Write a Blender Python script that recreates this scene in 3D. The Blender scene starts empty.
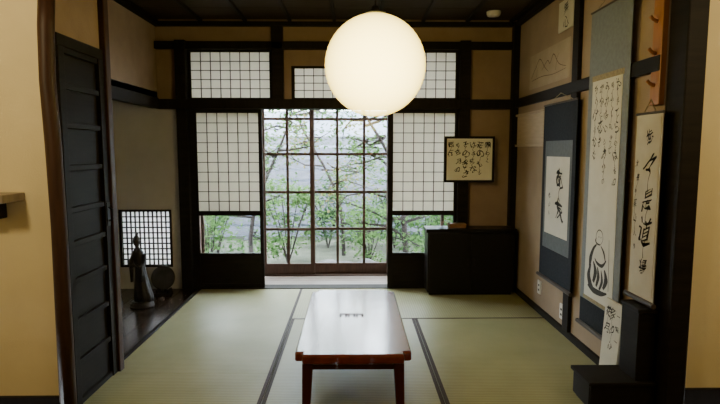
import bpy, bmesh, math, random
from mathutils import Vector, Matrix
random.seed(7)
C = bpy.context.scene.collection

# ---------------------------------------------------------------- materials
def newmat(name):
    m = bpy.data.materials.new(name); m.use_nodes = True
    nt = m.node_tree; b = nt.nodes['Principled BSDF']
    return m, nt, b

def mat(name, col, rough=0.6, col2=None, scale=6.0, stretch=(1,1,1), bump=0.0, bscale=None,
        metallic=0.0, coat=0.0, detail=4.0, spec=0.5, ior=1.5):
    m, nt, b = newmat(name)
    b.inputs['Roughness'].default_value = rough
    b.inputs['Metallic'].default_value = metallic
    b.inputs['Coat Weight'].default_value = coat
    b.inputs['Coat Roughness'].default_value = 0.15
    b.inputs['Specular IOR Level'].default_value = spec
    b.inputs['IOR'].default_value = ior
    b.inputs['Base Color'].default_value = (*col, 1)
    if col2 is None: col2 = tuple(c*0.8 for c in col)
    tc = nt.nodes.new('ShaderNodeTexCoord'); mp = nt.nodes.new('ShaderNodeMapping')
    mp.inputs['Scale'].default_value = stretch
    nt.links.new(tc.outputs['Object'], mp.inputs['Vector'])
    nz = nt.nodes.new('ShaderNodeTexNoise'); nz.inputs['Scale'].default_value = scale
    nz.inputs['Detail'].default_value = detail
    nt.links.new(mp.outputs['Vector'], nz.inputs['Vector'])
    cr = nt.nodes.new('ShaderNodeValToRGB')
    cr.color_ramp.elements[0].position = 0.3; cr.color_ramp.elements[1].position = 0.7
    cr.color_ramp.elements[0].color = (*col2, 1); cr.color_ramp.elements[1].color = (*col, 1)
    nt.links.new(nz.outputs['Fac'], cr.inputs['Fac'])
    nt.links.new(cr.outputs['Color'], b.inputs['Base Color'])
    if bump > 0:
        bp = nt.nodes.new('ShaderNodeBump'); bp.inputs['Strength'].default_value = bump
        bp.inputs['Distance'].default_value = 0.01
        n2 = nt.nodes.new('ShaderNodeTexNoise'); n2.inputs['Scale'].default_value = bscale or scale*6
        nt.links.new(mp.outputs['Vector'], n2.inputs['Vector'])
        nt.links.new(n2.outputs['Fac'], bp.inputs['Height'])
        nt.links.new(bp.outputs['Normal'], b.inputs['Normal'])
    return m

def tatami_mat(name, axis):
    m, nt, b = newmat(name)
    b.inputs['Roughness'].default_value = 0.38
    b.inputs['Specular IOR Level'].default_value = 0.5
    tc = nt.nodes.new('ShaderNodeTexCoord')
    w = nt.nodes.new('ShaderNodeTexWave'); w.wave_type = 'BANDS'; w.bands_direction = axis
    w.inputs['Scale'].default_value = 16; w.inputs['Distortion'].default_value = 1.2
    nt.links.new(tc.outputs['Object'], w.inputs['Vector'])
    nz = nt.nodes.new('ShaderNodeTexNoise'); nz.inputs['Scale'].default_value = 3.5; nz.inputs['Detail'].default_value = 5
    nt.links.new(tc.outputs['Object'], nz.inputs['Vector'])
    cr = nt.nodes.new('ShaderNodeValToRGB')
    cr.color_ramp.elements[0].position = 0.25; cr.color_ramp.elements[1].position = 0.75
    cr.color_ramp.elements[0].color = (0.33, 0.325, 0.165, 1); cr.color_ramp.elements[1].color = (0.42, 0.405, 0.22, 1)
    nt.links.new(nz.outputs['Fac'], cr.inputs['Fac'])
    mx = nt.nodes.new('ShaderNodeMix'); mx.data_type = 'RGBA'; mx.blend_type = 'MULTIPLY'
    mx.inputs['Factor'].default_value = 0.25
    nt.links.new(cr.outputs['Color'], mx.inputs['A']); nt.links.new(w.outputs['Color'], mx.inputs['B'])
    nt.links.new(mx.outputs['Result'], b.inputs['Base Color'])
    bp = nt.nodes.new('ShaderNodeBump'); bp.inputs['Strength'].default_value = 0.22; bp.inputs['Distance'].default_value = 0.003
    nt.links.new(w.outputs['Fac'], bp.inputs['Height']); nt.links.new(bp.outputs['Normal'], b.inputs['Normal'])
    return m

def translucent_mat(name, col, tr=0.6, noise=8, col2=None):
    m = bpy.data.materials.new(name); m.use_nodes = True; nt = m.node_tree
    nt.nodes.clear()
    out = nt.nodes.new('ShaderNodeOutputMaterial'); mix = nt.nodes.new('ShaderNodeMixShader')
    d = nt.nodes.new('ShaderNodeBsdfDiffuse'); t = nt.nodes.new('ShaderNodeBsdfTranslucent')
    tc = nt.nodes.new('ShaderNodeTexCoord'); nz = nt.nodes.new('ShaderNodeTexNoise'); nz.inputs['Scale'].default_value = noise
    nt.links.new(tc.outputs['Object'], nz.inputs['Vector'])
    cr = nt.nodes.new('ShaderNodeValToRGB')
    cr.color_ramp.elements[0].position = 0.3; cr.color_ramp.elements[1].position = 0.7
    c2 = col2 or tuple(c*0.93 for c in col)
    cr.color_ramp.elements[0].color = (*c2, 1); cr.color_ramp.elements[1].color = (*col, 1)
    nt.links.new(nz.outputs['Fac'], cr.inputs['Fac'])
    nt.links.new(cr.outputs['Color'], d.inputs['Color']); nt.links.new(cr.outputs['Color'], t.inputs['Color'])
    mix.inputs[0].default_value = tr
    nt.links.new(d.outputs[0], mix.inputs[1]); nt.links.new(t.outputs[0], mix.inputs[2])
    nt.links.new(mix.outputs[0], out.inputs[0])
    return m

def glass_mat(name):
    m = bpy.data.materials.new(name); m.use_nodes = True; nt = m.node_tree
    nt.nodes.clear()
    out = nt.nodes.new('ShaderNodeOutputMaterial'); mix = nt.nodes.new('ShaderNodeMixShader')
    t = nt.nodes.new('ShaderNodeBsdfTransparent'); g = nt.nodes.new('ShaderNodeBsdfGlossy')
    g.inputs['Roughness'].default_value = 0.02
    t.inputs['Color'].default_value = (0.96, 0.97, 0.98, 1)
    mix.inputs[0].default_value = 0.04
    nt.links.new(t.outputs[0], mix.inputs[1]); nt.links.new(g.outputs[0], mix.inputs[2])
    nt.links.new(mix.outputs[0], out.inputs[0])
    return m

def lantern_mat():
    # thin glowing paper, partly see-through, filled with a soft glow
    m = bpy.data.materials.new('lantern_paper'); m.use_nodes = True; nt = m.node_tree
    nt.nodes.clear()
    out = nt.nodes.new('ShaderNodeOutputMaterial'); mix = nt.nodes.new('ShaderNodeMixShader')
    e = nt.nodes.new('ShaderNodeEmission'); t = nt.nodes.new('ShaderNodeBsdfTransparent'); ev = nt.nodes.new('ShaderNodeEmission')
    tc = nt.nodes.new('ShaderNodeTexCoord'); w = nt.nodes.new('ShaderNodeTexWave')
    w.bands_direction = 'Z'; w.inputs['Scale'].default_value = 14
    nt.links.new(tc.outputs['Object'], w.inputs['Vector'])
    cr = nt.nodes.new('ShaderNodeValToRGB')
    cr.color_ramp.elements[0].color = (1.0, 0.66, 0.07, 1); cr.color_ramp.elements[1].color = (1.0, 0.70, 0.09, 1)
    nt.links.new(w.outputs['Fac'], cr.inputs['Fac']); nt.links.new(cr.outputs['Color'], e.inputs['Color'])
    e.inputs['Strength'].default_value = 2.6
    ev.inputs['Color'].default_value = (1.0, 0.80, 0.28, 1); ev.inputs['Strength'].default_value = 38.0
    mix.inputs[0].default_value = 0.35
    nt.links.new(e.outputs[0], mix.inputs[1]); nt.links.new(t.outputs[0], mix.inputs[2])
    nt.links.new(mix.outputs[0], out.inputs['Surface']); nt.links.new(ev.outputs[0], out.inputs['Volume'])
    return m

M_black = mat('black_stained_wood', (0.014,0.010,0.007), 0.6, (0.007,0.005,0.004), 5, (1,1,8), spec=0.18)
M_blackH = mat('black_stained_beam', (0.015,0.011,0.008), 0.6, (0.008,0.006,0.004), 5, (8,1,1), spec=0.18)
M_lattice = mat('lattice_wood', (0.05,0.035,0.022), 0.5)
M_brownpost = mat('brown_post_wood', (0.06,0.026,0.013), 0.5, (0.032,0.014,0.008), 8, (6,6,0.6), spec=0.3)
M_plaster = mat('tan_plaster', (0.32,0.23,0.165), 0.9, (0.27,0.19,0.137), 7, bump=0.15, bscale=120)
M_plasterR = mat('ochre_plaster', (0.35,0.258,0.178), 0.9, (0.29,0.214,0.145), 5, bump=0.15, bscale=120)
M_plasterF = mat('cream_yellow_plaster', (0.82,0.71,0.45), 0.9, (0.76,0.65,0.40), 4, bump=0.15, bscale=120)
M_gray = mat('grey_plaster', (0.50,0.48,0.455), 0.9, (0.44,0.42,0.40), 5, bump=0.1, bscale=120)
M_paper = translucent_mat('shoji_paper', (0.87,0.83,0.74), 0.5)
M_glass = glass_mat('window_glass')
M_redframe = mat('reddish_door_wood', (0.10,0.055,0.038), 0.5, (0.06,0.033,0.025), 10, (6,6,0.8), spec=0.3)
M_engawa = mat('veranda_boards', (0.30,0.25,0.21), 0.3, (0.22,0.18,0.15), 6, (0.6,8,1))
M_darkfloor = mat('dark_floor_boards', (0.040,0.025,0.016), 0.22, (0.022,0.013,0.009), 6, (8,0.6,1))
M_ceil = mat('dark_ceiling_boards', (0.045,0.030,0.018), 0.7, (0.028,0.018,0.011), 6, (0.6,8,1), spec=0.2)
M_tatY = tatami_mat('tatami_rush_a', 'Y'); M_tatX = tatami_mat('tatami_rush_b', 'X')
M_heri = mat('dark_brocade_border', (0.045,0.025,0.016), 0.7, (0.03,0.016,0.011), 60)
M_lacquer = mat('red_lacquer', (0.20,0.030,0.014), 0.24, (0.11,0.016,0.008), 14, (1,0.5,1), bump=0.03, bscale=26, coat=0.9, ior=1.65)
M_lacleg = mat('dark_red_lacquer', (0.08,0.014,0.008), 0.25, (0.045,0.009,0.006), 8, (1,1,0.5), coat=0.4)
M_mark = mat('dark_matte', (0.012,0.008,0.007), 0.8, spec=0.1)
M_chest = mat('black_lacquer', (0.009,0.007,0.006), 0.35, (0.005,0.004,0.004), 5, spec=0.25)
M_iron = mat('dark_iron', (0.03,0.028,0.026), 0.5, metallic=0.6)
M_white = mat('white_plastic', (0.75,0.72,0.66), 0.5)
M_wash = mat('cream_washi', (0.62,0.59,0.51), 0.8, (0.56,0.53,0.46), 9)
M_wash2 = mat('white_washi', (0.68,0.66,0.59), 0.8, (0.62,0.60,0.53), 9)
M_washw = mat('bright_white_washi', (0.84,0.83,0.77), 0.8, (0.79,0.78,0.72), 9)
M_washg = mat('greyed_washi', (0.58,0.55,0.47), 0.8, (0.51,0.48,0.41), 9)
M_wash3 = mat('aged_sketch_paper', (0.42,0.33,0.23), 0.8, (0.36,0.28,0.19), 9)
M_ink = mat('sumi_ink', (0.025,0.022,0.02), 0.7)
M_inkg = mat('diluted_ink', (0.04,0.036,0.034), 0.7, (0.018,0.016,0.014), 20)
M_inkp = mat('faded_ink', (0.14,0.09,0.05), 0.8)
M_navy = mat('navy_brocade', (0.022,0.026,0.033), 0.8, (0.012,0.015,0.021), 60, spec=0.2)
M_slate = mat('slate_blue_silk', (0.10,0.112,0.118), 0.7, (0.075,0.085,0.09), 40)
M_greyblue = mat('grey_blue_silk', (0.18,0.205,0.22), 0.7, (0.145,0.165,0.18), 40)
M_gold = mat('gold_brocade', (0.33,0.26,0.13), 0.6, (0.2,0.16,0.09), 70)
M_tanwood = mat('pale_tan_wood', (0.48,0.37,0.25), 0.55, (0.40,0.31,0.21), 6, (1,1,8))
M_orange = mat('orange_wood', (0.42,0.18,0.055), 0.45, (0.32,0.13,0.04), 6, (6,6,0.8))
M_brownbox = mat('brown_box_wood', (0.30,0.15,0.06), 0.5, (0.21,0.105,0.045), 8)
M_greywood = mat('greyed_counter_wood', (0.32,0.26,0.20), 0.5, (0.24,0.19,0.14), 6, (0.6,8,1))
M_statue = mat('dark_carved_wood', (0.022,0.018,0.015), 0.45, (0.012,0.01,0.008), 14, bump=0.4, bscale=40)
M_ceram = mat('dark_glazed_ceramic', (0.05,0.045,0.045), 0.25, (0.025,0.022,0.022), 9)
M_leaf = translucent_mat('leaf_green', (0.15,0.27,0.085), 0.45, 3, (0.07,0.14,0.05))
M_leaf2 = translucent_mat('leaf_dark', (0.08,0.15,0.065), 0.4, 3, (0.04,0.08,0.04))
M_leaf3 = translucent_mat('leaf_autumn', (0.24,0.17,0.07), 0.5, 3, (0.13,0.19,0.07))
M_bark = mat('bark', (0.04,0.028,0.025), 0.9, (0.022,0.016,0.015), 20, bump=0.5)
M_stone = mat('garden_stone', (0.20,0.20,0.21), 0.9, (0.11,0.11,0.115), 6, bump=0.5)
M_ground = mat('mossy_ground', (0.12,0.13,0.09), 0.95, (0.06,0.07,0.045), 4, bump=0.4)
M_fence = mat('pale_garden_wall', (0.36,0.40,0.50), 0.9, (0.29,0.33,0.42), 2)
M_fencew = mat('blue_grey_fence_wood', (0.16,0.17,0.21), 0.9, (0.11,0.115,0.145), 6, (1,6,6))
M_lantern = lantern_mat()

# ---------------------------------------------------------------- mesh helpers
def box(bm, x0,x1,y0,y1,z0,z1):
    vs = [bm.verts.new((x,y,z)) for x in (x0,x1) for y in (y0,y1) for z in (z0,z1)]
    for f in ((0,1,3,2),(4,6,7,5),(0,4,5,1),(2,3,7,6),(0,2,6,4),(1,5,7,3)):
        bm.faces.new([vs[i] for i in f])
    return vs

def taper(bm, cx,cy,z0,z1,a0,b0,a1,b1,dx=0,dy=0):
    lo = [bm.verts.new((cx+dx+sx*a0/2, cy+dy+sy*b0/2, z0)) for sx,sy in ((-1,-1),(1,-1),(1,1),(-1,1))]
    hi = [bm.verts.new((cx+sx*a1/2, cy+sy*b1/2, z1)) for sx,sy in ((-1,-1),(1,-1),(1,1),(-1,1))]
    bm.faces.new(lo[::-1]); bm.faces.new(hi)
    for i in range(4): bm.faces.new((lo[i],lo[(i+1)%4],hi[(i+1)%4],hi[i]))

def tube(bm, pts, rads, seg=10):
    pts = [Vector(p) for p in pts]; rings = []
    for i,p in enumerate(pts):
        t = (pts[min(i+1,len(pts)-1)] - pts[max(i-1,0)]).normalized()
        ref = Vector((0,0,1)) if abs(t.z) < 0.8 else Vector((1,0,0))
        u = t.cross(ref).normalized(); v = t.cross(u).normalized()
        r = rads[i] if isinstance(rads,(list,tuple)) else rads
        rings.append([bm.verts.new(p + u*r*math.cos(2*math.pi*k/seg) + v*r*math.sin(2*math.pi*k/seg)) for k in range(seg)])
    for a,b in zip(rings,rings[1:]):
        best = min(range(seg), key=lambda s: (a[0].co-b[s].co).length)
        for k in range(seg):
            bm.faces.new((a[k],a[(k+1)%seg],b[(k+1+best)%seg],b[(k+best)%seg]))
    bm.faces.new(rings[0][::-1]); bm.faces.new(rings[-1])

def lathe(bm, c, prof, seg=32, sx=1, sy=1, cap=True):
    rings = []
    for q in prof:
        r,z = q[0],q[1]; ox = q[2] if len(q)>2 else 0; oy = q[3] if len(q)>3 else 0
        rings.append([bm.verts.new((c[0]+ox+sx*r*math.cos(2*math.pi*k/seg), c[1]+oy+sy*r*math.sin(2*math.pi*k/seg), c[2]+z)) for k in range(seg)])
    for a,b in zip(rings,rings[1:]):
        for k in range(seg): bm.faces.new((a[k],a[(k+1)%seg],b[(k+1)%seg],b[k]))
    if cap: bm.faces.new(rings[0][::-1]); bm.faces.new(rings[-1])

def fin(bm, name, m, parent=None, bevel=0.0, smooth=False, label=None, category=None, kind=None, group=None, segs=2):
    bmesh.ops.recalc_face_normals(bm, faces=bm.faces[:])
    xs = [v.co for v in bm.verts]
    lo = Vector([min(c[i] for c in xs) for i in range(3)]); hi = Vector([max(c[i] for c in xs) for i in range(3)])
    o = Vector(((lo.x+hi.x)/2,(lo.y+hi.y)/2,lo.z))
    for v in bm.verts: v.co -= o
    me = bpy.data.meshes.new(name); bm.to_mesh(me); bm.free()
    if smooth:
        for p in me.polygons: p.use_smooth = True
    me.materials.append(m)
    ob = bpy.data.objects.new(name, me); C.objects.link(ob)
    if parent is not None:
        ob.parent = parent; ob.location = o - wloc(parent)
    else: ob.location = o
    if bevel > 0:
        bv = ob.modifiers.new('bevel','BEVEL'); bv.width = bevel; bv.segments = segs; bv.limit_method = 'ANGLE'; bv.angle_limit = math.radians(50)
    if label: ob['label'] = label
    if category: ob['category'] = category
    if kind: ob['kind'] = kind
    if group: ob['group'] = group
    return ob

def wloc(o):
    l = Vector(o.location)
    while o.parent: o = o.parent; l += Vector(o.location)
    return l

def root(name, loc, label, category, kind=None, group=None):
    e = bpy.data.objects.new(name, None); e.empty_display_size = 0.1; e.location = loc; C.objects.link(e)
    e['label'] = label; e['category'] = category
    if kind: e['kind'] = kind
    if group: e['group'] = group
    return e

def bx(name, dims, m, parent=None, **k):
    bm = bmesh.new(); box(bm, *dims); return fin(bm, name, m, parent, **k)

trimn = [0]
def trim(dims, m, label, bevel=0.004):
    trimn[0] += 1
    return bx('trim_%d'%trimn[0], dims, m, bevel=bevel, label=label, category='trim', kind='structure')

# ------- glyphs and brush strokes on flat supports
def glyph(bm, ch, O, U, V, size, bold=0.0, rot=0.0, sx=1.0, shear=0.0, warp=0.05):
    cu = bpy.data.curves.new('t','FONT'); cu.body = ch; cu.size = 1.0
    cu.resolution_u = 4
    ob = bpy.data.objects.new('t', cu); C.objects.link(ob)
    bpy.context.view_layer.update()
    me = bpy.data.meshes.new_from_object(ob.evaluated_get(bpy.context.evaluated_depsgraph_get()))
    bpy.data.objects.remove(ob); bpy.data.curves.remove(cu)
    if len(me.vertices) == 0: bpy.data.meshes.remove(me); return
    xs=[v.co.x for v in me.vertices]; ys=[v.co.y for v in me.vertices]
    cx=(min(xs)+max(xs))/2; cy=(min(ys)+max(ys))/2
    p1,p2,p3,p4=[random.uniform(0,6.28) for _ in range(4)]
    c,s=math.cos(rot),math.sin(rot)
    offs=[(0,0)] if bold<=0 else [(0,0),(bold,0.3*bold),(-bold,-0.3*bold),(0.2*bold,0.8*bold)]
    for ox,oy in offs:
        vs=[]
        for v in me.vertices:
            x=v.co.x-cx; y=v.co.y-cy
            x,y = x+warp*math.sin(7*y+p1)+0.5*warp*math.sin(13*y+p3), y+warp*math.sin(6*x+p2)+0.5*warp*math.sin(12*x+p4)
            k=1+1.2*math.sin(5*x+4*y+p2)   # brush pressure
            x=(x+ox*k)*size*sx; y=(y+oy*k)*size; x += shear*y; y += 0.14*x
            x,y=c*x-s*y,s*x+c*y
            vs.append(bm.verts.new(O + U*x + V*y))
        for p in me.polygons:
            try: bm.faces.new([vs[i] for i in p.vertices])
            except ValueError: pass
    bpy.data.meshes.remove(me)

def columns(bm, cols, O, U, V, pitch_u, pitch_v, size, bold=0.02, jitter=0.1, sx=1.0, link=0.0, warp=0.05):
    for i,col in enumerate(cols):
        px=None; y=0
        for j,ch in enumerate(col):
            if ch == ' ': y+=pitch_v; continue
            r = random.uniform(-jitter,jitter)
            f = random.choice((0.7,0.9,1.0,1.15,1.3))
            s = size*f
            u = -(pitch_u*i + random.uniform(-.10,.10)*pitch_u); v=-y
            glyph(bm, ch, O + U*u + V*v, U, V, s, bold/f, r, sx, random.uniform(-.2,.2), warp)
            if link>0 and px is not None and random.random()<0.75:
                w=size*link
                stroke(bm,[(px[0]+0.1*size,px[1]-0.35*size),(px[0]-0.05*size,(px[1]+v)/2),(u,v+0.35*size)],[w,w*0.5,w],O,U,V)
            px=(u,v); y+=pitch_v*(0.55+0.45*f)

def stroke(bm, pts, w, O, U, V):
    n=len(pts); fine=[]; fw=[]
    for i in range(n-1):
        p0=pts[max(i-1,0)]; p1=pts[i]; p2=pts[i+1]; p3=pts[min(i+2,n-1)]
        for k in range(6):
            t=k/6
            f=lambda a,b,c,d: 0.5*((2*b)+(-a+c)*t+(2*a-5*b+4*c-d)*t*t+(-a+3*b-3*c+d)*t**3)
            fine.append((f(p0[0],p1[0],p2[0],p3[0]), f(p0[1],p1[1],p2[1],p3[1])))
            fw.append(w[i]*(1-t)+w[i+1]*t)
    fine.append(pts[-1]); fw.append(w[-1])
    prev=None
    for i,(x,y) in enumerate(fine):
        a=fine[max(i-1,0)]; b=fine[min(i+1,len(fine)-1)]
        dx,dy=b[0]-a[0],b[1]-a[1]; L=math.hypot(dx,dy) or 1
        nx,ny=-dy/L*fw[i]/2,dx/L*fw[i]/2
        cur=(bm.verts.new(O+U*(x+nx)+V*(y+ny)), bm.verts.new(O+U*(x-nx)+V*(y-ny)))
        if prev: bm.faces.new((prev[0],prev[1],cur[1],cur[0]))
        prev=cur

Xax=Vector((1,0,0)); Yax=Vector((0,1,0)); Zax=Vector((0,0,1))

# ================================================================ dimensions
XR=1.58; YB=5.08; CE=2.60; ZK=1.76
# ---------------------------------------------------------------- floors
bx('floor', (-1.50,XR,2.5,5.05,-0.15,-0.05), M_darkfloor, label='timber subfloor under the tatami mats', category='floor', kind='structure')
bm=bmesh.new()
x=-2.6
while x < -1.505:
    x1=min(x+0.183,-1.50); box(bm, x, x1-0.003, 3.16, YB, -0.15, 0.0); x+=0.183
fin(bm,'floor.001',M_darkfloor,bevel=0.002,label='dark polished board floor of the alcove',category='floor',kind='structure')
bm=bmesh.new()
for i in range(5): box(bm,-1.66,1.68,5.20+i*0.09,5.287+i*0.09,-0.1,0.0)
fin(bm,'floor.002',M_engawa,bevel=0.002,label='narrow weathered board veranda between shoji and glass doors',category='floor',kind='structure')
bm=bmesh.new()
for i in range(31): box(bm,-2.8+i*0.181,-2.8+i*0.181+0.178,-1.6,2.5,-0.15,-0.03)
fin(bm,'floor.003',M_darkfloor,label='dark board floor of the adjoining room',category='floor',kind='structure')

# tatami mats
def tatami(x0,x1,y0,y1,heri,weave,label):
    r=root('tatami_mat',((x0+x1)/2,(y0+y1)/2,-0.05),label,'tatami mat',group='tatami mats of the room')
    g=0.0015
    bx('mat_body',(x0+g,x1-g,y0+g,y1-g,-0.05,0.0),weave,r)
    w=0.024
    for s in heri:
        d={'l':(x0+g,x0+w,y0+g,y1-g),'r':(x1-w,x1-g,y0+g,y1-g),'f':(x0+g,x1-g,y0+g,y0+w*0.8),'b':(x0+g,x1-g,y1-w,y1-g)}[s]
        bx('cloth_border',(*d,-0.0005,0.0015),M_heri,r)
tatami(-1.50,-0.50,3.10,5.05,'r',M_tatY,'green woven tatami mat running beside the board alcove')
tatami(-0.50,XR,4.12,5.05,'f',M_tatX,'green woven tatami mat lying along the veranda opening')
tatami(-0.50,0.50,2.56,4.12,'lr',M_tatY,'green woven tatami mat with dark borders under the low table')
tatami(0.50,XR,2.56,4.12,'l',M_tatY,'green woven tatami mat below the hanging scrolls')
tatami(-1.50,-0.50,2.56,3.10,'r',M_tatY,'green woven tatami mat near the room entrance')

# ---------------------------------------------------------------- ceiling & walls
bm=bmesh.new()
for i in range(9): box(bm,-1.97,XR+0.1,2.65+i*0.29,2.65+i*0.29+0.286,CE,CE+0.08)
fin(bm,'ceiling',M_ceil,bevel=0.002,label='dark board ceiling of the tatami room',category='ceiling',kind='structure')
for i in range(9):
    trim((-1.87+i*0.42,-1.84+i*0.42,2.65,YB,CE-0.03,CE),M_blackH,'thin dark ceiling batten')
bx('ceiling.001',(-2.8,2.8,-1.6,2.65,CE,CE+0.1),M_ceil,label='dark ceiling of the adjoining room',category='ceiling',kind='structure')
bx('ceiling.002',(-1.76,1.78,5.18,5.75,2.50,2.56),M_ceil,label='dark ceiling over the veranda',category='ceiling',kind='structure')
bx('ceiling.003',(-2.7,-1.87,3.16,YB,1.86,1.92),M_gray,label='plaster ceiling of the alcove',category='ceiling',kind='structure')

bx('wall_right',(XR,XR+0.1,2.65,5.7,-0.15,CE),M_plasterR,label='ochre plaster wall carrying the hanging scrolls',category='wall',kind='structure')
bm=bmesh.new()
box(bm,1.10,XR,YB,YB+0.1,-0.15,CE)
box(bm,-1.97,1.10,YB,YB+0.1,2.38,CE)
box(bm,-1.97,-1.66,YB,YB+0.1,1.80,2.38)
fin(bm,'wall_back',M_plaster,label='tan plaster wall around the shoji opening',category='wall',kind='structure')
wx0,wx1,wz0,wz1=-2.29,-1.78,0.22,0.79
bm=bmesh.new()
box(bm,-2.7,wx0,YB,YB+0.1,-0.15,1.80); box(bm,wx1,-1.66,YB,YB+0.1,-0.15,1.80)
box(bm,wx0,wx1,YB,YB+0.1,-0.15,wz0); box(bm,wx0,wx1,YB,YB+0.1,wz1,1.80)
box(bm,-2.7,-1.97,YB,YB+0.1,1.80,1.95)
fin(bm,'wall_alcove_back',M_gray,label='grey plaster alcove wall with a low lattice window',category='wall',kind='structure')
bx('wall_alcove_side',(-2.7,-2.6,3.16,YB,-0.15,1.92),M_gray,label='grey plaster side wall of the alcove',category='wall',kind='structure')
bx('wall_alcove_near',(-2.7,-1.50,3.13,3.19,-0.15,CE),M_plaster,label='plaster partition at the alcove end',category='wall',kind='structure')
bx('wall_left',(-1.97,-1.87,3.19,YB,1.86,CE),M_plaster,label='tan plaster wall above the alcove lintel',category='wall',kind='structure')
bx('wall_left_door_head',(-1.57,-1.48,2.65,3.13,1.95,CE),M_plaster,label='tan plaster above the dark panelled door',category='wall',kind='structure')
bx('wall_front_left',(-2.8,-1.48,2.55,2.65,-0.15,CE),M_plasterF,label='warm cream plaster wall beside the room opening',category='wall',kind='structure')
bx('wall_front_right',(1.68,2.8,2.55,2.65,-0.15,CE),M_plasterF,label='warm cream plaster wall beside the room opening',category='wall',kind='structure')
bx('wall_front_top',(-1.48,1.68,2.55,2.65,2.25,CE),M_plasterF,label='cream plaster above the room opening',category='wall',kind='structure')
bx('wall_entry_left',(-2.9,-2.8,-1.6,2.65,-0.15,CE),M_plasterF,label='cream plaster wall of the adjoining room',category='wall',kind='structure')
bx('wall_entry_right',(2.8,2.9,-1.6,2.65,-0.15,CE),M_plasterF,label='cream plaster wall of the adjoining room',category='wall',kind='structure')
bx('wall_entry_back',(-2.9,2.9,-1.7,-1.6,-0.15,CE),M_plasterF,label='cream plaster end wall of the adjoining room',category='wall',kind='structure')
bx('wall_veranda_left',(-1.76,-1.66,5.18,5.70,-0.15,2.50),M_plaster,label='plaster end wall of the veranda',category='wall',kind='structure')
bx('baseboard_left',(-2.8,-1.48,2.53,2.55,-0.03,0.13),M_blackH,label='dark wood baseboard',category='baseboard',kind='structure')
bx('baseboard_right',(1.68,2.8,2.53,2.55,-0.03,0.15),M_blackH,label='dark wood baseboard',category='baseboard',kind='structure')
bx('baseboard_side',(XR-0.02,XR,2.66,5.0,0.0,0.05),M_blackH,label='dark wood strip at the foot of the scroll wall',category='baseboard',kind='structure')

# posts and beams
bm=bmesh.new()
tube(bm,[(-1.452,2.555,-0.05),(-1.450,2.555,0.5),(-1.447,2.555,1.0),(-1.452,2.555,1.4),(-1.462,2.555,1.7),(-1.455,2.555,1.95),(-1.438,2.555,2.16)],[0.040,0.038,0.036,0.037,0.036,0.037,0.037],16)
trimn[0]+=1
fin(bm,'trim_%d'%trimn[0],M_brownpost,smooth=True,label='slim slightly bent natural brown post of the room opening',category='trim',kind='structure')
trim((1.582,1.68,2.50,2.65,-0.05,2.25),M_black,'dark post of the room opening',0.006)
trim((-1.48,1.68,2.49,2.66,2.15,2.25),M_blackH,'dark lintel over the room opening')
trim((-1.48,1.68,2.50,2.56,-0.12,0.002),M_blackH,'dark threshold of the room opening')
trim((-1.50,-1.445,3.13,3.19,-0.02,CE),M_brownpost,'reddish brown post at the alcove corner',0.006)
trim((-1.58,-1.46,2.65,3.13,1.89,1.95),M_blackH,'dark lintel over the panelled door')
trim((-1.68,-1.58,5.02,YB+0.1,0.0,2.40),M_black,'black post beside the shoji')
trim((1.02,1.12,5.02,YB+0.1,0.0,2.40),M_black,'black post beside the shoji')
trim((XR-0.06,XR,5.0,YB,0.0,CE-0.03),M_black,'black corner post')
trim((-0.77,-0.66,5.03,YB+0.1,1.85,CE-0.03),M_black,'short black post between transom windows')
trim((-1.87,XR-0.06,5.0,YB+0.1,ZK,1.85),M_blackH,'black head beam above the shoji')
trim((-1.87,XR-0.06,5.03,YB+0.1,2.32,2.39),M_blackH,'black beam above the transom windows')
trim((-1.87,XR-0.06,5.02,YB,2.53,CE-0.03),M_blackH,'dark ceiling edge beam')
trim((-1.90,-1.83,3.19,5.0,ZK,1.86),M_black,'dark lintel over the alcove')
trim((-1.87,-1.82,3.19,5.02,2.53,CE-0.03),M_black,'dark ceiling edge beam')
trim((XR-0.035,XR,2.66,5.0,1.77,1.85),M_black,'dark picture rail along the scroll wall')
trim((XR-0.05,XR,2.66,5.02,2.53,CE-0.03),M_black,'dark ceiling edge beam')
trim((XR-0.03,XR,3.64,3.74,0.05,2.53),M_black,'dark post set in the scroll wall')
trim((-1.58,1.02,5.05,5.20,-0.1,0.008),M_blackH,'grooved dark threshold below the shoji')
trim((-1.53,-1.50,3.19,5.02,-0.05,0.012),M_black,'dark edging between alcove boards and tatami')
trim((-1.66,1.58,5.56,5.70,1.86,1.95),M_redframe,'reddish head rail above the veranda doors')
trim((-1.66,1.58,5.58,5.70,-0.1,0.012),M_redframe,'reddish sill below the veranda doors')
trim((-1.66,1.58,5.56,5.70,2.42,2.50),M_redframe,'reddish top rail over the veranda transom')

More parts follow.
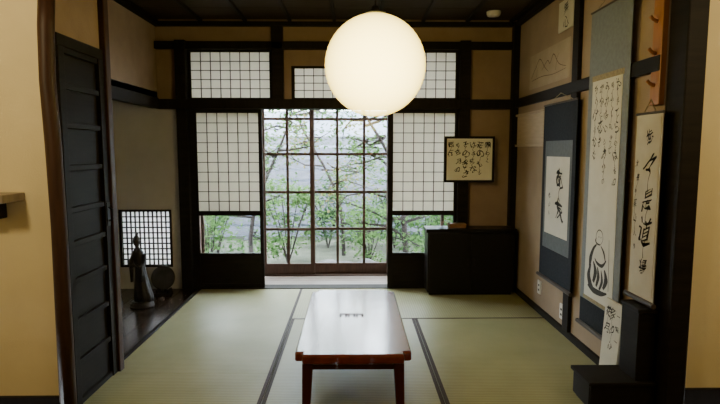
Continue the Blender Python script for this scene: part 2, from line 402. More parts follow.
# ---------------------------------------------------------------- shoji doors
def grid(bm,x0,x1,z0,z1,y0,y1,nc,nr,w=0.008):
    for i in range(1,nc):
        x=x0+(x1-x0)*i/nc; box(bm,x-w/2,x+w/2,y0,y1,z0,z1)
    for j in range(1,nr):
        z=z0+(z1-z0)*j/nr; box(bm,x0,x1,y0+0.001,y1-0.001,z-w/2,z+w/2)
def shoji(n,x0,x1,sl,sr,label):
    y0,y1=5.075,5.105
    r=root('door_%d'%n,((x0+x1)/2,5.09,0.008),label,'shoji door',kind='structure')
    bm=bmesh.new()
    box(bm,x0,x0+sl,y0,y1,0.008,ZK); box(bm,x1-sr,x1,y0,y1,0.008,ZK)
    box(bm,x0+sl,x1-sr,y0,y1,1.725,ZK); box(bm,x0+sl,x1-sr,y0,y1,0.73,0.775)
    box(bm,x0+sl,x1-sr,y0,y1,0.32,0.355); box(bm,x0+sl,x1-sr,y0,y1,0.008,0.05)
    fin(bm,'door_frame',M_black,r,bevel=0.002)
    bx('kick_panel',(x0+sl,x1-sr,y0+0.01,y1-0.008,0.05,0.32),M_black,r)
    bm=bmesh.new(); grid(bm,x0+sl,x1-sr,0.775,1.725,y0+0.004,y0+0.016,6,10,0.007); fin(bm,'lattice',M_lattice,r)
    bx('paper',(x0+sl,x1-sr,y0+0.0165,y0+0.0172,0.775,1.725),M_paper,r)
    bx('glass_pane',(x0+sl,x1-sr,y0+0.014,y0+0.018,0.355,0.73),M_glass,r)
shoji(1,-1.58,-0.88,0.07,0.035,'black framed shoji with paper lattice above clear glass')
shoji(2,0.34,1.02,0.05,0.03,'black framed shoji partly hidden by the black chest')

def ranma(n,x0,x1,z0,z1,nc,nr,label):
    r=root('window_%d'%n,((x0+x1)/2,5.11,z0),label,'transom window',kind='structure')
    bm=bmesh.new(); f=0.03
    box(bm,x0,x0+f,5.09,5.12,z0,z1); box(bm,x1-f,x1,5.09,5.12,z0,z1)
    box(bm,x0+f,x1-f,5.09,5.12,z0,z0+f*0.7); box(bm,x0+f,x1-f,5.09,5.12,z1-f*0.7,z1)
    fin(bm,'window_frame',M_black,r)
    bm=bmesh.new(); grid(bm,x0+f,x1-f,z0+f*0.7,z1-f*0.7,5.092,5.104,nc,nr,0.007); fin(bm,'lattice',M_lattice,r)
    bx('paper',(x0+f,x1-f,5.1045,5.1052,z0+f*0.7,z1-f*0.7),M_paper,r)
ranma(1,-1.58,-0.77,1.85,2.32,8,5,'papered lattice transom window above the shoji')
ranma(2,-0.59,0.20,1.85,2.17,8,4,'low papered lattice transom window behind the lantern')
ranma(3,0.20,1.02,1.85,2.32,8,5,'papered lattice transom window beside the post')
bm=bmesh.new(); box(bm,-0.66,0.20,5.09,5.12,2.17,2.32); box(bm,-0.66,-0.59,5.09,5.12,1.85,2.17)
fin(bm,'wall_transom_infill',M_plaster,label='brown plaster infill above the low transom',category='wall',kind='structure')

r=root('window_4',((wx0+wx1)/2,YB+0.04,wz0),'low alcove window with a fine dark square lattice','lattice window',kind='structure')
bm=bmesh.new(); f=0.02
box(bm,wx0,wx0+f,YB-0.01,YB+0.05,wz0,wz1); box(bm,wx1-f,wx1,YB-0.01,YB+0.05,wz0,wz1)
box(bm,wx0+f,wx1-f,YB-0.01,YB+0.05,wz0,wz0+f); box(bm,wx0+f,wx1-f,YB-0.01,YB+0.05,wz1-f,wz1)
fin(bm,'window_frame',M_black,r)
bm=bmesh.new(); grid(bm,wx0+f,wx1-f,wz0+f,wz1-f,YB+0.01,YB+0.025,11,10,0.012); fin(bm,'lattice',M_black,r)
bx('paper',(wx0+f,wx1-f,YB+0.03,YB+0.032,wz0+f,wz1-f),translucent_mat('bright_window_paper',(0.95,0.95,0.95),0.6),r)

# veranda glass doors
def gdoor(n,x0,x1,nc,yo,plain=False):
    r=root('door_%d'%n,((x0+x1)/2,5.62+yo,0.012),'brown wood sliding glass door facing the garden','glass door',kind='structure')
    y0,y1=5.61+yo,5.64+yo; s=0.03 if plain else 0.045; zb=0.09 if plain else 0.13
    bm=bmesh.new()
    box(bm,x0,x0+s,y0,y1,0.012,1.86); box(bm,x1-s,x1,y0,y1,0.012,1.86)
    box(bm,x0+s,x1-s,y0,y1,0.012,zb); box(bm,x0+s,x1-s,y0,y1,1.80,1.86)
    fin(bm,'door_frame',M_redframe,r,bevel=0.002)
    if not plain:
        bm=bmesh.new()
        for i in range(1,nc):
            x=x0+(x1-x0)*i/nc; box(bm,x-0.014,x+0.014,y0+0.004,y1-0.004,zb,1.80)
        for z in (0.51,0.915,1.325,1.70): box(bm,x0+s,x1-s,y0+0.006,y1-0.006,z-0.014,z+0.014)
        fin(bm,'glazing_bars',M_redframe,r)
    bx('glass_pane',(x0+s,x1-s,y0+0.013,y0+0.017,zb,1.80),M_glass,r)
gdoor(3,-1.66,-0.96,1,0.035,True)
gdoor(4,-0.99,-0.42,2,0.0)
gdoor(5,-0.46,0.41,3,0.035)
gdoor(6,0.37,0.99,1,0.0,True)
gdoor(7,0.96,1.58,1,0.035,True)
r=root('window_5',(0,5.63,1.95),'glazed transom over the veranda doors','transom window',kind='structure')
bm=bmesh.new()
for i in range(9):
    x=-1.66+i*(3.24/8); box(bm,max(x-0.012,-1.66),min(x+0.012,1.58),5.61,5.65,1.95,2.42)
fin(bm,'glazing_bars',M_redframe,r)
bx('glass_pane',(-1.66,1.58,5.63,5.634,1.95,2.42),M_glass,r)

# panelled door on the left
r=root('door_8',(-1.46,2.88,0.0),'tall black panelled wooden door with iron pull','door',kind='structure')
bm=bmesh.new()
box(bm,-1.515,-1.46,2.655,2.71,0.0,1.89); box(bm,-1.515,-1.46,3.07,3.13,0.0,1.89)
zs=[0.0,0.22,0.44,0.66,0.86,1.04,1.26,1.48,1.68,1.86]
for z in zs: box(bm,-1.515,-1.466,2.71,3.07,z,z+0.03)
fin(bm,'door_frame',M_black,r,bevel=0.003)
for a,b in zip(zs,zs[1:]):
    bx('door_panel',(-1.505,-1.482,2.71,3.07,a+0.03,b),M_black,r,bevel=0.002)
bm=bmesh.new(); box(bm,-1.463,-1.456,3.08,3.12,0.92,1.06); tube(bm,[(-1.456,3.10,0.95),(-1.435,3.10,0.96),(-1.435,3.10,1.02),(-1.456,3.10,1.03)],0.006,8)
fin(bm,'pull_handle',M_iron,r,label='iron pull handle')

# ---------------------------------------------------------------- low table
r=root('low_table',(0,3.145,0.0016),'low rectangular red lacquered table with glossy top','table')
bm=bmesh.new(); vs=box(bm,-0.30,0.30,2.53,3.76,0.290,0.342)
ed=[e for e in bm.edges if abs(e.verts[0].co.z-e.verts[1].co.z)>0.01]
bmesh.ops.bevel(bm,geom=ed,offset=0.04,segments=6,affect='EDGES')
fin(bm,'table_top',M_lacquer,r,bevel=0.012,segs=4)
bm=bmesh.new()
box(bm,-0.245,0.245,2.60,2.62,0.235,0.29); box(bm,-0.245,0.245,3.67,3.69,0.235,0.29)
box(bm,-0.25,-0.23,2.62,3.67,0.235,0.29); box(bm,0.23,0.25,2.62,3.67,0.235,0.29)
fin(bm,'apron',M_lacleg,r,bevel=0.003)
for sx in (-1,1):
    for yy in (2.61,3.68):
        bm=bmesh.new(); taper(bm,sx*0.235,yy,0.0016,0.29,0.042,0.042,0.058,0.058,sx*0.012,0)
        fin(bm,'leg',M_lacleg,r,bevel=0.006)
bm=bmesh.new()  # small dark patch: thin flat pieces in two rows on the top
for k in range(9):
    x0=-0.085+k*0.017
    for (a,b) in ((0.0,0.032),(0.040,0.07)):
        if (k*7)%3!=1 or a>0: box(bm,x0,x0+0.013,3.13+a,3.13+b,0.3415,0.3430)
fin(bm,'top_mark',M_mark,r,label='small dark mark on the table top')

# ---------------------------------------------------------------- pendant lantern
lc=Vector((0.13,3.10,1.86)); R=0.293
r=root('pendant_lantern',(lc.x,lc.y,lc.z-R),'glowing round white paper lantern hanging on a cord','pendant lamp')
bm=bmesh.new(); N=96; prof=[]
for i in range(N+1):
    th=math.radians(8)+ (math.pi-math.radians(16))*i/N
    rr=R*(1+0.004*math.cos(i*math.pi*0.5)); prof.append((rr*math.sin(th), -R*math.cos(th)))
lathe(bm,lc,prof,64,cap=True)
fin(bm,'lamp_shade',M_lantern,r,smooth=True)
bm=bmesh.new(); lathe(bm,lc,[(0.060,R*0.992),(0.066,R*1.0),(0.060,R*1.03),(0.028,R*1.05),(0.020,R*1.14),(0.008,R*1.16)],24)
fin(bm,'lamp_cap',M_iron,r,smooth=True,label='small dark metal cap')
bm=bmesh.new(); tube(bm,[(lc.x,lc.y,lc.z+R*1.1),(lc.x,lc.y,CE-0.03)],0.004,8); fin(bm,'cord',M_iron,r)
bm=bmesh.new(); lathe(bm,(lc.x,lc.y,CE-0.04),[(0.03,0),(0.05,0.012),(0.052,0.04)],24); fin(bm,'ceiling_rose',M_iron,r)

# ---------------------------------------------------------------- black chest
r=root('chest',(1.10,4.92,0.0016),'low black lacquered chest standing against the back wall','chest')
bm=bmesh.new(); box(bm,0.70,1.52,4.80,5.02,0.03,0.60); box(bm,0.72,1.50,4.81,5.0,0.0016,0.03)
fin(bm,'chest_body',M_chest,r,bevel=0.004)
bx('chest_top',(0.685,1.535,4.785,5.02,0.60,0.635),M_chest,r,bevel=0.006)
for (a,b) in ((0.715,1.108),(1.112,1.505)):
    d=bx('door',(a,b,4.793,4.80,0.045,0.59),M_chest,r,bevel=0.002)
    xx=b-0.03 if a<1 else a+0.03
    bm=bmesh.new(); tube(bm,[(xx,4.793,0.35),(xx,4.783,0.34),(xx,4.783,0.30),(xx,4.793,0.29)],0.003,8)
    fin(bm,'door_pull',M_iron,d)
r=root('small_wooden_box',(0.99,4.9,0.635),'small flat brown wooden box on the black chest','box')
bx('box_body',(0.91,1.07,4.86,4.96,0.635,0.66),M_brownbox,r,bevel=0.003)
bx('box_lid',(0.905,1.075,4.855,4.965,0.66,0.672),M_brownbox,r,bevel=0.003)

# ---------------------------------------------------------------- framed calligraphy
x0,x1,z0,z1=0.875,1.355,1.06,1.50
r=root('framed_calligraphy',((x0+x1)/2,5.0,z0),'cream calligraphy sheet in a dark wooden frame beside the shoji','framed calligraphy')
bm=bmesh.new(); f=0.022; ya,yb=4.975,5.0
box(bm,x0,x0+f,ya,yb,z0,z1); box(bm,x1-f,x1,ya,yb,z0,z1); box(bm,x0+f,x1-f,ya,yb,z0,z0+f); box(bm,x0+f,x1-f,ya,yb,z1-f,z1)
box(bm,x0+0.01,x1-0.01,yb-0.006,yb+0.018,z0+0.01,z1-0.01)
fin(bm,'picture_frame',M_black,r,bevel=0.003)
bx('paper_sheet',(x0+f,x1-f,4.980,4.994,z0+f,z1-f),M_washw,r)
bm=bmesh.new()
columns(bm,['願わく','花のもと','はる死な','そのきさ','もち月の','西行'],Vector((x1-0.07,4.9785,z1-0.08)),Xax,Zax,0.070,0.085,0.064,0.018,0.25,1.0,0.08,0.07)
fin(bm,'calligraphy',M_ink,r)

# ---------------------------------------------------------------- hanging scrolls on right wall
UW=-Yax
def scroll(name,label,ya,yb,z0,z1,pa,pb,q0,q1,mount,band,X=XR,paper=M_wash2,hang=None):
    r=root(name,(X-0.02,(ya+yb)/2,z0),label,'hanging scroll')
    lo,hi=min(ya,yb),max(ya,yb)
    bx('mounting_cloth',(X-0.014,X-0.010,lo,hi,z0+0.015,z1),mount,r)
    g=0.012
    if band:
        bx('brocade_band',(X-0.0158,X-0.014,min(pa,pb)-g,max(pa,pb)+g,q1,min(q1+0.035,z1-0.005)),band,r)
        bx('brocade_band',(X-0.0158,X-0.014,min(pa,pb)-g,max(pa,pb)+g,max(q0-0.025,z0+0.03),q0),band,r)
    bx('paper_sheet',(X-0.0165,X-0.014,min(pa,pb),max(pa,pb),q0,q1),paper,r)
    bm=bmesh.new(); tube(bm,[(X-0.018,lo-0.02,z0+0.014),(X-0.018,hi+0.02,z0+0.014)],0.014,14); fin(bm,'bottom_roller',M_lattice,r)
    bm=bmesh.new(); tube(bm,[(X-0.014,lo-0.004,z1),(X-0.014,hi+0.004,z1)],0.007,10); fin(bm,'top_rod',M_lattice,r)
    h=hang or (z1+0.07)
    bm=bmesh.new(); tube(bm,[(X-0.014,lo+0.06,z1),(X-0.010,(lo+hi)/2,h),(X-0.014,hi-0.06,z1)],0.003,6); fin(bm,'hanging_cord',M_gold,r)
    return r
XS=XR-0.03
s=scroll('hanging_scroll','dark navy mounted scroll with a small cream calligraphy sheet',4.20,3.58,0.34,1.72,4.11,3.67,0.72,1.32,M_navy,None,X=XS,paper=M_wash)
bx('inner_silk_panel',(XS-0.0152,XS-0.014,3.635,4.145,0.60,1.44),M_slate,s)
bm=bmesh.new()
columns(bm,['あ友'],Vector((XS-0.0175,3.84,1.15)),UW,Zax,0.2,0.22,0.17,0.016,0.2,0.9,0.06,0.09)
columns(bm,['老山人'],Vector((XS-0.0175,4.02,1.02)),UW,Zax,0.1,0.07,0.045,0.01)
fin(bm,'calligraphy',M_ink,s)
s=scroll('hanging_scroll','tall grey-blue scroll with an ink figure and cursive poem',3.42,2.92,0.20,2.24,3.36,2.99,0.42,1.80,M_greyblue,M_gold,X=XS)
bx('lower_silk_panel',(XS-0.0152,XS-0.014,2.925,3.415,0.23,0.39),M_navy,s)
bm=bmesh.new()
columns(bm,['やまてらのはるの','ゆふくれきて','みれはいりあひの','かねに花そ','ちりけるかな'],Vector((XS-0.0175,3.03,1.75)),UW,Zax,0.068,0.083,0.062,0.010,0.25,0.85,0.08,0.09)
fin(bm,'calligraphy',M_ink,s)
bm=bmesh.new()
O=Vector((XS-0.0175,3.345,0.46))
def S(pts,w,k=1.0): stroke(bm,[(a*0.82+0.02,b*0.60) for a,b in pts],[a*k for a in w],O,UW,Zax)
# loosely brushed seated figure: small pale head above dense dark robe strokes
S([(0.13,0.56),(0.13,0.64),(0.17,0.69),(0.22,0.67),(0.235,0.60),(0.20,0.54),(0.16,0.53)],[.003,.004,.006,.004,.003,.002,.002],1.2)
S([(0.165,0.615),(0.178,0.62)],[.005,.005]); S([(0.200,0.615),(0.212,0.62)],[.005,.005])
S([(0.135,0.60),(0.12,0.57),(0.15,0.54),(0.20,0.54)],[.004,.010,.012,.006])
S([(0.14,0.53),(0.09,0.47),(0.05,0.36),(0.04,0.22)],[.008,.018,.030,.010],1.3)
S([(0.06,0.30),(0.03,0.18),(0.06,0.09),(0.11,0.06)],[.008,.034,.040,.010],1.3)
S([(0.21,0.53),(0.26,0.47),(0.29,0.38)],[.004,.014,.006],1.3)
S([(0.30,0.40),(0.24,0.33),(0.16,0.34),(0.12,0.38)],[.005,.018,.014,.004],1.3)
S([(0.10,0.34),(0.14,0.24),(0.11,0.12)],[.006,.034,.020],1.3)
S([(0.17,0.30),(0.19,0.20),(0.16,0.09)],[.006,.028,.014],1.3)
S([(0.28,0.30),(0.31,0.20),(0.27,0.10)],[.008,.036,.014],1.3)
S([(0.23,0.28),(0.25,0.17),(0.21,0.07)],[.004,.022,.012],1.3)
S([(0.02,0.06),(0.12,0.035),(0.24,0.04),(0.33,0.07)],[.008,.030,.026,.006],1.3)
S([(0.33,0.62),(0.34,0.40),(0.35,0.10)],[.003,.005,.004])
fin(bm,'ink_painting',M_inkg,s)
s=scroll('hanging_scroll','pale paper scroll with vertical brush calligraphy',2.82,2.585,0.56,1.56,2.81,2.595,0.60,1.54,M_washg,None,X=XS,paper=M_washg)
bm=bmesh.new(); columns(bm,['歩々是道場'],Vector((XS-0.0175,2.68,1.44)),UW,Zax,0.1,0.165,0.120,0.014,0.25,0.75,0.05,0.08)
columns(bm,['大徳寺某山人書'],Vector((XS-0.0175,2.785,1.30)),UW,Zax,0.1,0.075,0.042,0.005,0.25,0.7,0.08)
fin(bm,'calligraphy',M_ink,s)

r=root('paper_sketch',(XR-0.004,4.27,1.95),'aged paper with a faint ink landscape sketch above the picture rail','paper sheet')
bx('paper_sheet',(XR-0.004,XR,3.84,4.70,1.90,2.19),M_wash3,r)
bm=bmesh.new(); O=Vector((XR-0.006,4.70,1.93))
for pts,w in (([(0.05,0.06),(0.15,0.14),(0.25,0.20),(0.36,0.12),(0.45,0.07)],[.004,.007,.006,.006,.003]),
    ([(0.30,0.10),(0.42,0.16),(0.48,0.13),(0.55,0.19),(0.66,0.10),(0.80,0.06)],[.004,.006,.005,.008,.005,.003]),
    ([(0.06,0.04),(0.30,0.05),(0.55,0.035),(0.80,0.045)],[.004,.005,.004,.003]),
    ([(0.60,0.06),(0.62,0.14),(0.66,0.18)],[.005,.004,.003]),([(0.18,0.06),(0.19,0.12),(0.16,0.16)],[.005,.004,.003])):
    stroke(bm,pts,[a*1.2 for a in w],O,UW,Zax)
fin(bm,'ink_drawing',M_inkp,r)
r=root('hanging_plaque',(XR-0.02,3.90,2.25),'small cream paper plaque with brush writing hung near the ceiling','plaque')
bx('plaque_board',(XR-0.02,XR-0.008,3.78,4.04,2.25,2.47),M_wash,r,bevel=0.002)
bm=bmesh.new(); tube(bm,[(XR-0.014,3.80,2.47),(XR-0.006,3.90,2.52),(XR-0.014,4.02,2.47)],0.003,6); fin(bm,'hanging_cord',M_gold,r)
bm=bmesh.new(); columns(bm,['無心'],Vector((XR-0.0215,3.90,2.41)),UW,Zax,0.1,0.10,0.075,0.0); fin(bm,'calligraphy',M_ink,r)
r=root('wooden_plaque',(XR-0.03,4.58,1.40),'plain pale tan wooden board mounted under the picture rail','plaque')
bx('plaque_board',(XR-0.035,XR,4.24,4.92,1.42,1.68),M_tanwood,r,bevel=0.006)
bm=bmesh.new(); box(bm,XR-0.045,XR-0.0,4.22,4.94,1.68,1.70); fin(bm,'top_moulding',M_tanwood,r,bevel=0.003)
bm=bmesh.new(); box(bm,XR-0.045,XR-0.0,4.22,4.94,1.40,1.42); fin(bm,'bottom_moulding',M_tanwood,r,bevel=0.003)
# paper slip with writing leaning on the wall
r=root('calligraphy_panel',(1.48,2.91,0.0016),'white paper panel with brush writing standing against the wall','calligraphy panel')
bm=bmesh.new()
YA,YC,HH=3.00,2.81,0.50
def q(z): return 1.475+0.030*z/HH
v=[bm.verts.new(p) for p in ((q(0),YA,0.0016),(q(0),YC,0.0016),(q(HH),YC,HH),(q(HH),YA,HH),(q(0)+.010,YA,0.0016),(q(0)+.010,YC,0.0016),(q(HH)+.010,YC,HH),(q(HH)+.010,YA,HH))]
for f_ in ((0,1,2,3),(7,6,5,4),(0,4,5,1),(3,2,6,7),(0,3,7,4),(1,5,6,2)): bm.faces.new([v[i] for i in f_])
fin(bm,'panel_board',M_wash2,r)
Vt=Vector((0.030/HH,0,1)).normalized()
bm=bmesh.new(); columns(bm,['一期一','会の心','花月'],Vector((q(.43)-0.002,2.842,0.43)),UW,Vt,0.058,0.085,0.052,0.012,0.25,1.0,0.07,0.08)
fin(bm,'calligraphy',M_ink,r)
r=root('peg_rail',(XR-0.02,2.70,1.6),'orange-brown wooden peg board hanging beside the doorway post','peg rail')
bx('rail_board',(XR-0.03,XR,2.655,2.74,1.60,2.20),M_orange,r,bevel=0.004)
for z in (1.70,1.86,2.02,2.14):
    bm=bmesh.new(); tube(bm,[(XR-0.03,2.70,z),(XR-0.055,2.70,z+0.01),(XR-0.070,2.70,z+0.025)],[0.009,0.008,0.010],10); fin(bm,'peg',M_orange,r,smooth=True)

for yy,zz in ((3.80,0.10),(4.28,0.16)):
    r=root('wall_outlet',(XR-0.02,yy,zz),'small white plastic wall outlet near the floor','wall outlet',group='wall outlets')
    bx('cover_plate',(XR-0.012,XR,yy-0.035,yy+0.035,zz,zz+0.115),M_white,r,bevel=0.003)
    for dz in (0.035,0.075):
        bx('socket',(XR-0.014,XR-0.012,yy-0.012,yy+0.012,zz+dz-0.008,zz+dz+0.008),M_iron,r)
r=root('smoke_detector',(1.26,4.78,CE-0.03),'round white smoke detector on the dark ceiling','smoke detector')
bm=bmesh.new(); lathe(bm,(1.26,4.78,CE-0.04),[(0.03,0),(0.055,0.004),(0.062,0.02),(0.064,0.04)],32); fin(bm,'detector_body',M_white,r,smooth=True)
bm=bmesh.new(); lathe(bm,(1.26,4.78,CE-0.046),[(0.012,0),(0.016,0.006)],20); fin(bm,'sensor_cap',M_white,r)

# low cabinet and upright box, lower right
r=root('low_black_cabinet',(1.38,2.68,0.0016),'low black lacquered cabinet below the scrolls','cabinet')
bx('cabinet_body',(1.235,1.57,2.575,2.79,0.02,0.15),M_black,r,bevel=0.004)
bx('cabinet_top',(1.22,1.575,2.565,2.80,0.15,0.17),M_black,r,bevel=0.004)
bx('cabinet_base',(1.25,1.56,2.58,2.78,0.0026,0.02),M_black,r)
bx('door',(1.230,1.235,2.585,2.78,0.03,0.14),M_black,r,bevel=0.002)
r=root('upright_black_box',(1.51,2.69,0.17),'upright black lacquered box standing on the low cabinet','box')
bx('box_body',(1.472,1.565,2.59,2.76,0.17,0.53),M_black,r,bevel=0.004)
bx('box_lid',(1.465,1.57,2.582,2.768,0.53,0.555),M_black,r,bevel=0.006)

r=root('wall_shelf',(-1.9,2.47,1.0),'greyed wooden shelf board on the cream wall','shelf')
bx('shelf_board',(-2.3,-1.60,2.38,2.55,1.125,1.165),M_greywood,r,bevel=0.004)
for xx in (-2.2,-1.72):
    bm=bmesh.new(); box(bm,xx-0.03,xx+0.03,2.46,2.55,1.04,1.125); fin(bm,'bracket',M_black,r,bevel=0.006)

# ---------------------------------------------------------------- alcove objects
cx,cy=-1.86,4.50
r=root('carved_figure',(cx,cy,0),'slim dark carved wooden statue of a standing robed figure','statue')
bm=bmesh.new(); lathe(bm,(cx,cy,0),[(0.10,0),(0.105,0.01),(0.10,0.03),(0.085,0.05)],28,1,0.8); fin(bm,'pedestal',M_statue,r,bevel=0.002)
bm=bmesh.new()
prof=[(0.080,0.05,0.020),(0.080,0.10,0.018),(0.066,0.18,0.010),(0.052,0.27,0.002),(0.044,0.34,-0.006),(0.046,0.40,-0.012),(0.052,0.45,-0.018),
      (0.047,0.485,-0.02),(0.030,0.505,-0.022),(0.018,0.52,-0.024),(0.017,0.535,-0.026),(0.026,0.555,-0.028),(0.030,0.58,-0.030),(0.027,0.605,-0.030),(0.018,0.622,-0.028),(0.013,0.63,-0.026),(0.015,0.645,-0.024),(0.007,0.66,-0.024)]
rings=[]; seg=36
for (rad,z,ox) in prof:
    ring=[]
    for k in range(seg):
        a=2*math.pi*k/seg
        fold=1+0.07*math.sin(a*9+z*8)*(1 if z<0.45 else 0)
        ring.append(bm.verts.new((cx+ox+rad*fold*math.cos(a), cy+rad*fold*0.8*math.sin(a), z)))
    rings.append(ring)
for a,b in zip(rings,rings[1:]):
    for k in range(seg): bm.faces.new((a[k],a[(k+1)%seg],b[(k+1)%seg],b[k]))
bm.faces.new(rings[0][::-1]); bm.faces.new(rings[-1])
fin(bm,'robed_body',M_statue,r,smooth=True)
for sg in (-1,1):
    bm=bmesh.new(); c0=cx-0.016
    tube(bm,[(c0+sg*0.042,cy-0.005,0.46),(c0+sg*0.056,cy-0.03,0.39),(c0+sg*0.036,cy-0.065,0.36),(c0+sg*0.006,cy-0.072,0.385)],[0.018,0.020,0.017,0.010],12)
    taper(bm,c0+sg*0.045,cy-0.045,0.23,0.37,0.012,0.035,0.022,0.045)
    fin(bm,'sleeve',M_statue,r,smooth=True)
bm=bmesh.new(); taper(bm,cx-0.030,cy-0.026,0.568,0.588,0.009,0.012,0.005,0.006); fin(bm,'nose',M_statue,r)

cx,cy=-1.92,4.12
r=root('tall_vase',(cx,cy,0),'slender dark ceramic vase on the alcove boards','vase')
bm=bmesh.new(); lathe(bm,(cx,cy,0),[(0.035,0),(0.045,0.03),(0.058,0.10),(0.055,0.18),(0.038,0.25),(0.022,0.30),(0.020,0.34),(0.030,0.37),(0.024,0.37),(0.014,0.34)],32)
fin(bm,'vase_body',M_ceram,r,smooth=True)
cx,cy=-1.81,4.88
r=root('round_plate',(cx,cy,0),'round dark ceramic plate on a small wooden stand','plate')
bm=bmesh.new()
lathe(bm,(0,0,0),[(0.03,0.0),(0.05,0.0),(0.10,0.016),(0.115,0.02),(0.112,0.025),(0.09,0.018),(0.04,0.008)],36)
Rm=Matrix.Rotation(math.radians(78),4,'X')
for v in bm.verts: v.co = Rm@v.co + Vector((cx,cy+0.02,0.155))
fin(bm,'plate_disc',M_ceram,r,smooth=True)
bm=bmesh.new(); box(bm,cx-0.07,cx+0.07,cy-0.05,cy+0.06,0,0.015); box(bm,cx-0.06,cx-0.045,cy-0.04,cy+0.06,0.015,0.05); box(bm,cx+0.045,cx+0.06,cy-0.04,cy+0.06,0.015,0.05); box(bm,cx-0.012,cx+0.012,cy+0.045,cy+0.06,0.015,0.18)
fin(bm,'plate_stand',M_black,r)

# ---------------------------------------------------------------- garden
bx('floor.004',(-6,6,5.75,11.5,-0.6,-0.4),M_ground,label='mossy garden ground',category='ground',kind='structure')
bx('wall_garden',(-6,6,10.6,10.75,-0.4,2.15),M_fence,label='blue-grey garden boundary wall',category='wall',kind='structure')
r=root('garden_fence',(0,10.2,-0.4),'weathered blue-grey board fence with horizontal rails','fence')
for i in range(13):
    x=-4.2+i*0.7; bx('fence_post',(x-0.045,x+0.045,10.17,10.23,-0.4,1.60),M_fencew,r)
for z in (-0.3,-0.08,0.14,0.36,0.58,0.80,1.02,1.24,1.46): bx('rail',(-4.2,4.2,10.155,10.17,z,z+0.17),M_fencew,r)

def leafcloud(bm, centers, n, size, spread):
    for _ in range(n):
        c=Vector(random.choice(centers))
        p=c+Vector((random.gauss(0,spread),random.gauss(0,spread),random.gauss(0,spread*0.6)))
        d=Vector((random.uniform(-1,1),random.uniform(-1,1),random.uniform(-.6,.3))).normalized()
        w=d.cross(Vector((random.uniform(-.4,.4),random.uniform(-.4,.4),1))).normalized()
        L=size*random.uniform(.6,1.2)
        a=bm.verts.new(p); b=bm.verts.new(p+d*L*.5+w*L*.28); c2=bm.verts.new(p+d*L); e=bm.verts.new(p+d*L*.5-w*L*.28)
        bm.faces.new((a,b,c2,e))
def tree(base, lean, h, nb, nleaf, size, lm, label, seed, low=0.35, spread=0.13, reach=1.0, r0=0.036):
    random.seed(seed)
    r=root('garden_tree',base,label,'tree')
    base=Vector(base); bm=bmesh.new(); tips=[]
    pts=[base+Vector((lean[0]*t+0.14*math.sin(t*6+seed),lean[1]*t+0.05*math.cos(t*5+seed),h*t)) for t in [i/10 for i in range(11)]]
    tube(bm,pts,[r0*(1-0.8*i/10) for i in range(11)],10)
    for k in range(nb):
        t=low+(1-low)*k/max(nb-1,1); i=min(int(t*10),10); p=pts[i]
        a=random.uniform(0,2*math.pi); L=reach*random.uniform(.5,1.0)*(1.2-0.5*t)
        d=Vector((math.cos(a),math.sin(a)*0.35,random.uniform(-0.05,.45)))
        q=[p+d*L*s+Vector((0.06*math.sin(s*9+k),0.04*math.cos(s*7+k),-0.18*s*s*L+0.07*math.sin(s*5+k))) for s in (0,.25,.5,.75,1)]
        tube(bm,q,[r0*.45,r0*.38,r0*.3,r0*.2,0.004],7); tips+=q[2:]
        for m_ in range(2):
            b0=q[2+m_]; d2=Vector((random.uniform(-1,1),random.uniform(-.4,.4),random.uniform(-.3,.4)))*0.35
            q2=[b0,b0+d2*.5,b0+d2]; tube(bm,q2,[0.009,0.007,0.003],6); tips+=q2[1:]
    fin(bm,'trunk_and_branches',M_bark,r,smooth=True)
    bm=bmesh.new(); leafcloud(bm,tips,nleaf,size,spread); fo=fin(bm,'foliage',lm,r); fo['kind']='stuff'
tree((-1.35,6.9,-0.4),(0.5,0.1),2.9,20,2800,0.075,M_leaf,'slender leafy garden tree by the veranda',3,0.28,0.15,1.15)
tree((0.95,7.1,-0.4),(-0.9,0.1),2.7,24,3600,0.075,M_leaf,'leaning leafy garden tree with dark branches',11,0.24,0.16,1.3,0.05)
tree((-0.1,8.6,-0.4),(-0.9,0.0),3.0,16,1300,0.08,M_leaf3,'garden maple with sparse autumn leaves',31,0.45,0.16,1.2)
tree((2.2,8.5,-0.4),(-0.3,0.0),2.9,18,3400,0.085,M_leaf2,'dark leaved garden tree near the fence',17,0.3,0.18,1.3)
tree((-2.6,8.8,-0.4),(0.3,0.0),2.7,18,3400,0.085,M_leaf2,'dark leaved garden tree beside the fence',19,0.3,0.18,1.3)
def shrub(c,rad,h,n,size,lm,label,seed):
    random.seed(seed)
    r=root('garden_shrub',(c[0],c[1],-0.4),label,'shrub')
    bm=bmesh.new()
    for k in range(9):
        a=random.uniform(0,6.28); tube(bm,[(c[0],c[1],-0.4),(c[0]+rad*.4*math.cos(a),c[1]+rad*.4*math.sin(a),-0.4+h*.5),(c[0]+rad*.8*math.cos(a),c[1]+rad*.8*math.sin(a),-0.4+h*.85)],[.012,.009,.004],6)
    fin(bm,'stems',M_bark,r)
    bm=bmesh.new(); cs=[]
    for k in range(40):
        a=random.uniform(0,6.28); b=random.uniform(0,1); cs.append((c[0]+rad*.9*math.cos(a)*math.sqrt(b),c[1]+rad*.9*math.sin(a)*math.sqrt(b),-0.4+h*random.uniform(.15,1.0)))
    leafcloud(bm,cs,n,size,0.08); fo=fin(bm,'foliage',lm,r); fo['kind']='stuff'
shrub((-1.75,6.25),0.34,1.2,1900,0.08,M_leaf,'bushy green garden shrub by the veranda',1)
shrub((-1.0,7.9),0.5,1.3,1900,0.085,M_leaf,'low green garden shrub',2)
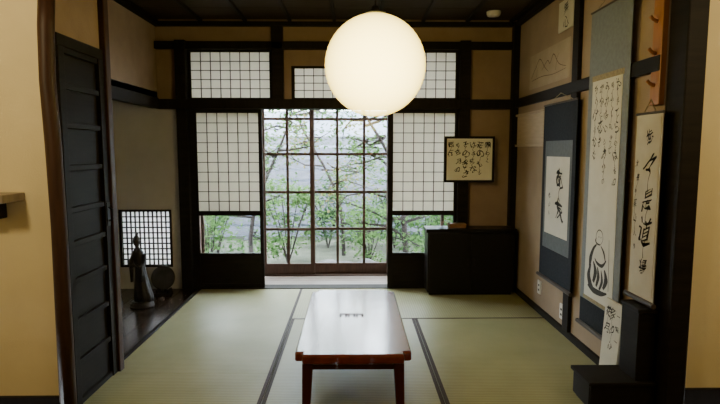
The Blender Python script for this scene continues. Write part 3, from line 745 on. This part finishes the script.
shrub((-2.9,7.6),0.5,1.5,1700,0.085,M_leaf2,'dark green garden shrub',5)
shrub((1.25,6.25),0.32,1.1,1800,0.08,M_leaf,'low green garden shrub beside the veranda',3)
shrub((1.15,8.1),0.5,1.5,2000,0.085,M_leaf,'green shrub in front of the fence',4)
shrub((0.25,8.0),0.42,0.9,1300,0.08,M_leaf,'low green shrub in front of the fence',6)
shrub((-0.45,9.3),0.45,1.3,1500,0.085,M_leaf2,'dark green shrub against the fence',9)
shrub((0.75,9.3),0.45,1.3,1500,0.085,M_leaf2,'dark green shrub against the fence',10)
random.seed(5)
for (x,y,s) in ((-0.25,7.0,0.22),(0.2,7.3,0.17),(-0.75,6.5,0.15),(0.6,6.4,0.14)):
    bm=bmesh.new(); bmesh.ops.create_icosphere(bm,subdivisions=3,radius=s)
    for v in bm.verts:
        n=v.co.normalized(); v.co=Vector((v.co.x*1.3,v.co.y,v.co.z*0.8))*(1+0.12*math.sin(n.x*5+x*9)+0.1*math.sin(n.y*6+n.z*4)); v.co+=Vector((x,y,-0.4+s*0.5))
    fin(bm,'garden_stone',M_stone,smooth=True,label='rounded grey garden stone on mossy ground',category='stone',group='garden stones')

# ---------------------------------------------------------------- light
w=bpy.data.worlds.new('World'); bpy.context.scene.world=w; w.use_nodes=True
bg=w.node_tree.nodes['Background']; bg.inputs[0].default_value=(0.84,0.93,1.0,1); bg.inputs[1].default_value=26.0
def point(name,loc,e,col,rad):
    l=bpy.data.lights.new(name,'POINT'); l.energy=e; l.color=col; l.shadow_soft_size=rad
    o=bpy.data.objects.new(name,l); o.location=loc; C.objects.link(o); return o
point('entry_lamp',(-1.7,1.2,2.2),50,(1.0,0.80,0.44),0.12)
point('entry_lamp_right',(2.2,1.3,2.2),36,(1.0,0.80,0.44),0.12)

cam=bpy.data.cameras.new('Camera'); cam.lens=26; cam.sensor_width=36
co=bpy.data.objects.new('Camera',cam); C.objects.link(co)
co.location=(0,0,1.37); co.rotation_euler=(math.radians(90-5.71),0,math.radians(-0.77))
bpy.context.scene.camera=co
